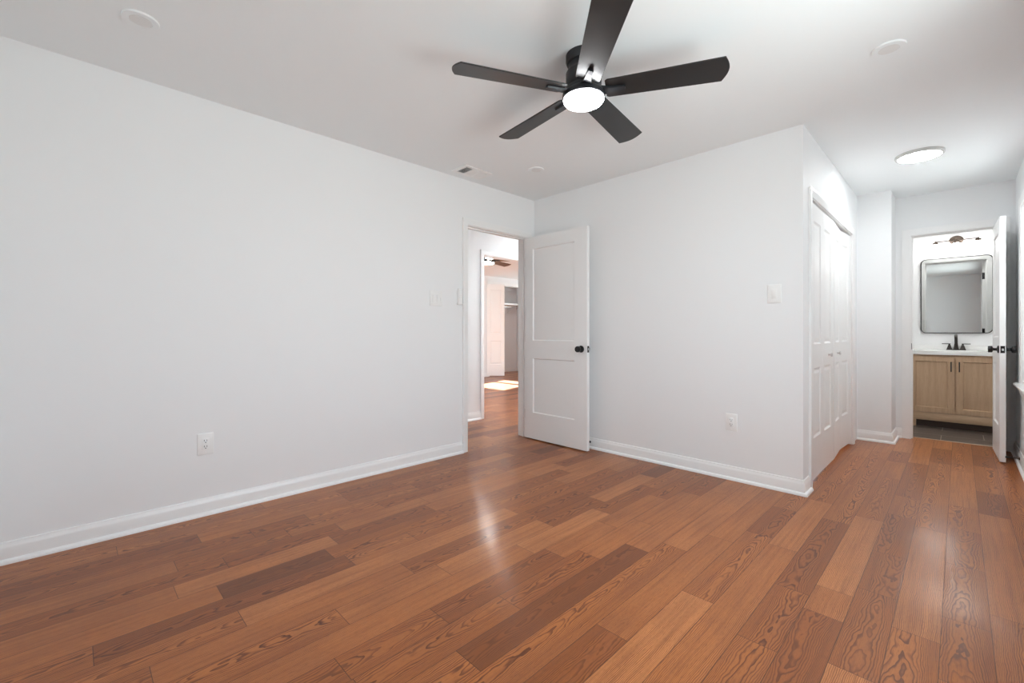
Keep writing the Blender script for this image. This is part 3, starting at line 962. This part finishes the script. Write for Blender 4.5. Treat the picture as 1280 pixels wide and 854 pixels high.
def rocker_into(root, x, dimmer=False):
    f = MB().box(x - 0.0175, x + 0.0175, -0.0085, -0.006, -0.034, 0.034, 0.0012).build('switch_frame', M_PLATE, root)
    b = MB().box(x - 0.0145, x + 0.0145, -0.003, 0.003, -0.029, 0.029, 0.0012, M=Matrix.Translation((0, -0.0085, 0)) @ Matrix.Rotation(0.07, 4, 'X'))
    b.build('rocker', M_PLATE, f)
    if dimmer:
        MB().box(x + 0.0165, x + 0.0225, -0.0115, -0.006, -0.020, 0.012, 0.0015).build('dimmer_slider', M_PLATE, f)
root = thing('light_switch', 'wide white double light switch on the left wall beside the remote', 'light switch', (0, -1.229, 1.358), PI / 2)
plate_into(0.126, 0.126).build('cover_plate', M_PLATE, root)
rocker_into(root, -0.024)
rocker_into(root, 0.022, True)
root = thing('light_switch', 'white single light switch on the back wall near the closet corner', 'light switch', (2.226, 0, 1.334), 0)
plate_into(0.084, 0.128).build('cover_plate', M_PLATE, root)
rocker_into(root, 0.0)

root = thing('remote_control', 'slim white fan remote in its holder beside the left doorway', 'remote', (0, -0.982, 1.390), PI / 2)
MB().box(-0.026, 0.026, -0.008, 0, -0.070, 0.045, 0.003).build('holder', M_PLATE, root)
rb = MB().box(-0.0225, 0.0225, -0.024, -0.008, -0.066, 0.068, 0.006, 3).build('handset', M_PLATE, root)
MB().box(-0.0285, 0.0285, -0.0275, -0.0, -0.074, -0.062, 0.003).build('holder_lip', M_PLATE, root)
for r_ in range(4):
    for c_ in range(2):
        MB().lathe([(0, 0), (0.0042, 0), (0.0036, 0.0015), (0, 0.0017)], 14, Matrix.Translation((-0.008 + 0.016 * c_, -0.0238, 0.048 - 0.020 * r_)) @ arot((0, -1, 0))).build('button', M_OFFLENS, rb)

# ------------------------------------------------------------------ door stops
def door_stop(label, loc, rz):
    """springs out from the baseboard along local -y"""
    root = thing('door_stop', label, 'door stop', loc, rz)
    MB().lathe([(0, 0), (0.011, 0), (0.010, 0.004), (0.006, 0.007), (0, 0.007)], 18, arot((0, -1, 0))).build('base', M_BLACK, root)
    pts = []
    n = 120
    for i in range(n + 1):
        a = 2 * PI * 10 * i / n
        pts.append((0.0042 * math.cos(a), -0.006 - 0.058 * i / n, 0.0042 * math.sin(a)))
    MB().tube(pts, 0.0014, 6).build('spring', M_BLACK, root)
    MB().lathe([(0, 0.062), (0.0075, 0.062), (0.008, 0.066), (0.008, 0.074), (0.006, 0.078), (0, 0.079)], 18, arot((0, -1, 0))).build('rubber_tip', M_BLACK, root)
door_stop('small black spring door stop on the baseboard behind the left door', (0.715, -0.0145, 0.060), 0)
door_stop('small black spring door stop on the right baseboard behind the bathroom door', (X3 - 0.0145, 1.965, 0.060), -PI / 2)

# ------------------------------------------------------------------ bathroom vanity
VX0, VX1, VY0, VY1 = 2.705, 3.465, 3.47, 3.93
VC = (VX0 + VX1) / 2
root = thing('vanity_cabinet', 'light oak bathroom vanity cabinet with two doors and black pulls', 'cabinet', (VC, VY0, 0))
hw = (VX1 - VX0) / 2
dp = VY1 - VY0 - 0.002
b = MB()
b.box(-hw, -hw + 0.018, 0.02, dp, 0, 0.82)
b.box(hw - 0.018, hw, 0.02, dp, 0, 0.82)
b.box(-hw + 0.018, hw - 0.018, 0.02, dp, 0.165, 0.183)
b.box(-hw + 0.018, hw - 0.018, dp - 0.01, dp, 0.183, 0.82)
b.box(-hw + 0.018, hw - 0.018, 0.02, 0.038, 0.183, 0.82)
b.build('body', M_OAKCAB, root)
b = MB()
b.box(-hw, hw, 0.0, 0.02, 0.078, 0.166, 0.0015)
b.box(-hw, -hw + 0.062, 0.0, 0.02, 0, 0.078, 0.0015)
b.box(hw - 0.062, hw, 0.0, 0.02, 0, 0.078, 0.0015)
b.build('base_skirt', M_OAKRAIL, root)
MB().box(-hw + 0.018, hw - 0.018, 0.075, 0.090, 0, 0.165).build('toe_kick', M_TILEKICK, root)['label'] = 'dark recessed toe kick'
for s in (-1, 1):
    x0 = -hw + 0.003 if s < 0 else 0.0040
    wd = hw - 0.0070
    dr = panel_slab(MB(), wd, 0.630, 0.02, [(0.055, wd - 0.055, 0.055, 0.575)], z0=0.0, recess=0.012, slope=0.006, both=False).build('door', M_OAKCAB, root, smooth=0, loc=(x0, 0.018, 0.172))
    hx = wd - 0.028 if s < 0 else 0.028
    b = MB().box(hx - 0.005, hx + 0.005, -0.052, -0.042, 0.465, 0.575, 0.002)
    for zz in (0.478, 0.562):
        b.box(hx - 0.004, hx + 0.004, -0.044, -0.020, zz - 0.004, zz + 0.004)
    b.build('handle', M_BLACK, dr)['label'] = 'black bar pull'

root = thing('countertop', 'white vanity countertop with backsplash on the oak cabinet', 'countertop', (VC, VY0, 0.82))
b = MB()
hw2 = hw + 0.008
# slab with an oval basin sunk in it
n = 40
cy_ = 0.225
ov = lambda a, b_, z: [(a * math.cos(2 * PI * i / n), cy_ + b_ * math.sin(2 * PI * i / n), z) for i in range(n)]
def rectloop(z):
    out = []
    for i in range(n):
        c, s = math.cos(2 * PI * i / n), math.sin(2 * PI * i / n)
        k = 1 / max(abs(c) / hw2, abs(s) / 0.235)
        out.append((c * k, 0.2225 + s * k, z))
    return out
b.loft([rectloop(0.0), rectloop(0.041), [(x * 0.996, 0.2225 + (y - 0.2225) * 0.993, z) for x, y, z in rectloop(0.045)], ov(0.215, 0.150, 0.045), ov(0.205, 0.140, 0.038), ov(0.190, 0.126, 0.012), ov(0.18, 0.118, 0.001), ov(0.02, 0.02, 0.0005)], True, True)
b.build('basin_top', M_COUNTER, root)
MB().box(-hw2, hw2, 0.437, 0.457, 0.045, 0.098, 0.003).build('backsplash', M_COUNTER, root)

root = thing('faucet', 'dark bronze two-handle faucet on the vanity countertop', 'faucet', (VC + 0.005, VY0 + 0.400, 0.8655))
def frust(b, x, y, z0, z1, a0, b0, a1, b1):
    b.loft([[(x - a0, y - b0, z0), (x + a0, y - b0, z0), (x + a0, y + b0, z0), (x - a0, y + b0, z0)], [(x - a1, y - b1, z1), (x + a1, y - b1, z1), (x + a1, y + b1, z1), (x - a1, y + b1, z1)]])
MB().box(-0.082, 0.082, -0.026, 0.026, 0, 0.010, 0.003).build('base_plate', M_BRONZE, root)
b = MB()
b.loft([[(sx_ * a, sy_ * a, z) for sx_, sy_ in ((-1, -1), (1, -1), (1, 1), (-1, 1))] for a, z in ((0.024, 0.010), (0.018, 0.04), (0.0135, 0.08), (0.0125, 0.178), (0.010, 0.182))])
b.loft([[(-0.0135, -0.008, 0.178), (0.0135, -0.008, 0.178), (0.0135, -0.008, 0.148), (-0.0135, -0.008, 0.148)], [(-0.0135, -0.105, 0.172), (0.0135, -0.105, 0.172), (0.0135, -0.105, 0.150), (-0.0135, -0.105, 0.150)], [(-0.0135, -0.122, 0.160), (0.0135, -0.122, 0.160), (0.0135, -0.115, 0.132), (-0.0135, -0.115, 0.132)], [(-0.012, -0.122, 0.118), (0.012, -0.122, 0.118), (0.012, -0.102, 0.118), (-0.012, -0.102, 0.118)]])
b.build('spout', M_BRONZE, root, smooth=20)
for s in (-1, 1):
    b = MB()
    frust(b, s * 0.055, 0, 0.010, 0.062, 0.024, 0.022, 0.009, 0.009)
    b.lathe([(0.0, 0.060), (0.008, 0.060), (0.008, 0.074), (0.0, 0.076)], 16, Matrix.Translation((s * 0.055, 0, 0)))
    b.box(s * 0.045, s * 0.118, -0.006, 0.006, 0.069, 0.077, 0.002)
    b.build('handle', M_BRONZE, root, smooth=20)

# mirror
MX0, MX1, MZ0, MZ1 = 2.785, 3.385, 1.062, 1.952
def rr(x0, x1, z0, z1, r, y, n=8):
    out = []
    for cx, cz, a in ((x1 - r, z1 - r, 0), (x0 + r, z1 - r, 90), (x0 + r, z0 + r, 180), (x1 - r, z0 + r, 270)):
        for i in range(n + 1):
            t = math.radians(a + 90 * i / n)
            out.append((cx + r * math.cos(t), y, cz + r * math.sin(t)))
    return out
root = thing('mirror', 'rounded rectangular mirror with thin black frame above the vanity', 'mirror', (0, 3.93, 0))
ins = [(0.0, 0.0), (0.0, -0.022), (0.006, -0.024), (0.008, -0.022), (0.008, -0.012)]
b = MB().loft([rr(MX0 + d, MX1 - d, MZ0 + d, MZ1 - d, 0.052 - d, y) for d, y in ins], True, False)
b.build('frame', M_BLACK, root)
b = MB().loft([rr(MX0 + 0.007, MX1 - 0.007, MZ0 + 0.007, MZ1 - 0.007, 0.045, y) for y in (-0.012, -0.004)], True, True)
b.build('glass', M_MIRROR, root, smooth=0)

# vanity lamp
root = thing('vanity_light', 'brushed nickel three-lamp bar light on the bright wall above the mirror', 'wall light', (3.092, 3.93, 2.150))
b = MB().lathe([(0.0, 0.0), (0.062, 0.0), (0.060, 0.012), (0.050, 0.020), (0.0, 0.024)], 40, arot((0, -1, 0)), sx=1.0, sy=0.85)
b.build('wall_plate', M_NICKEL, root)
b = MB().tube([(-0.182, -0.085, -0.012), (0.182, -0.085, -0.012)], 0.0070, 12)
b.tube([(0, -0.015, -0.006), (0, -0.085, -0.012)], 0.008, 12)
b.build('crossbar', M_NICKEL, root)
for x in (-0.175, 0.0, 0.175):
    b = MB().lathe([(0.0, -0.002), (0.008, -0.002), (0.008, -0.014), (0.020, -0.018), (0.026, -0.030), (0.026, -0.044), (0.0, -0.044)], 24, Matrix.Translation((x, -0.085, 0)))
    cup = b.build('lamp_cup', M_NICKEL, root)
    b = MB().lathe([(0.0, -0.0445), (0.024, -0.0445), (0.034, -0.060), (0.044, -0.110), (0.046, -0.130), (0.040, -0.138), (0.0, -0.140)], 28, Matrix.Translation((x, -0.085, 0)))
    b.build('lamp_shade', M_BLENS, cup)['label'] = 'glowing white glass shade'
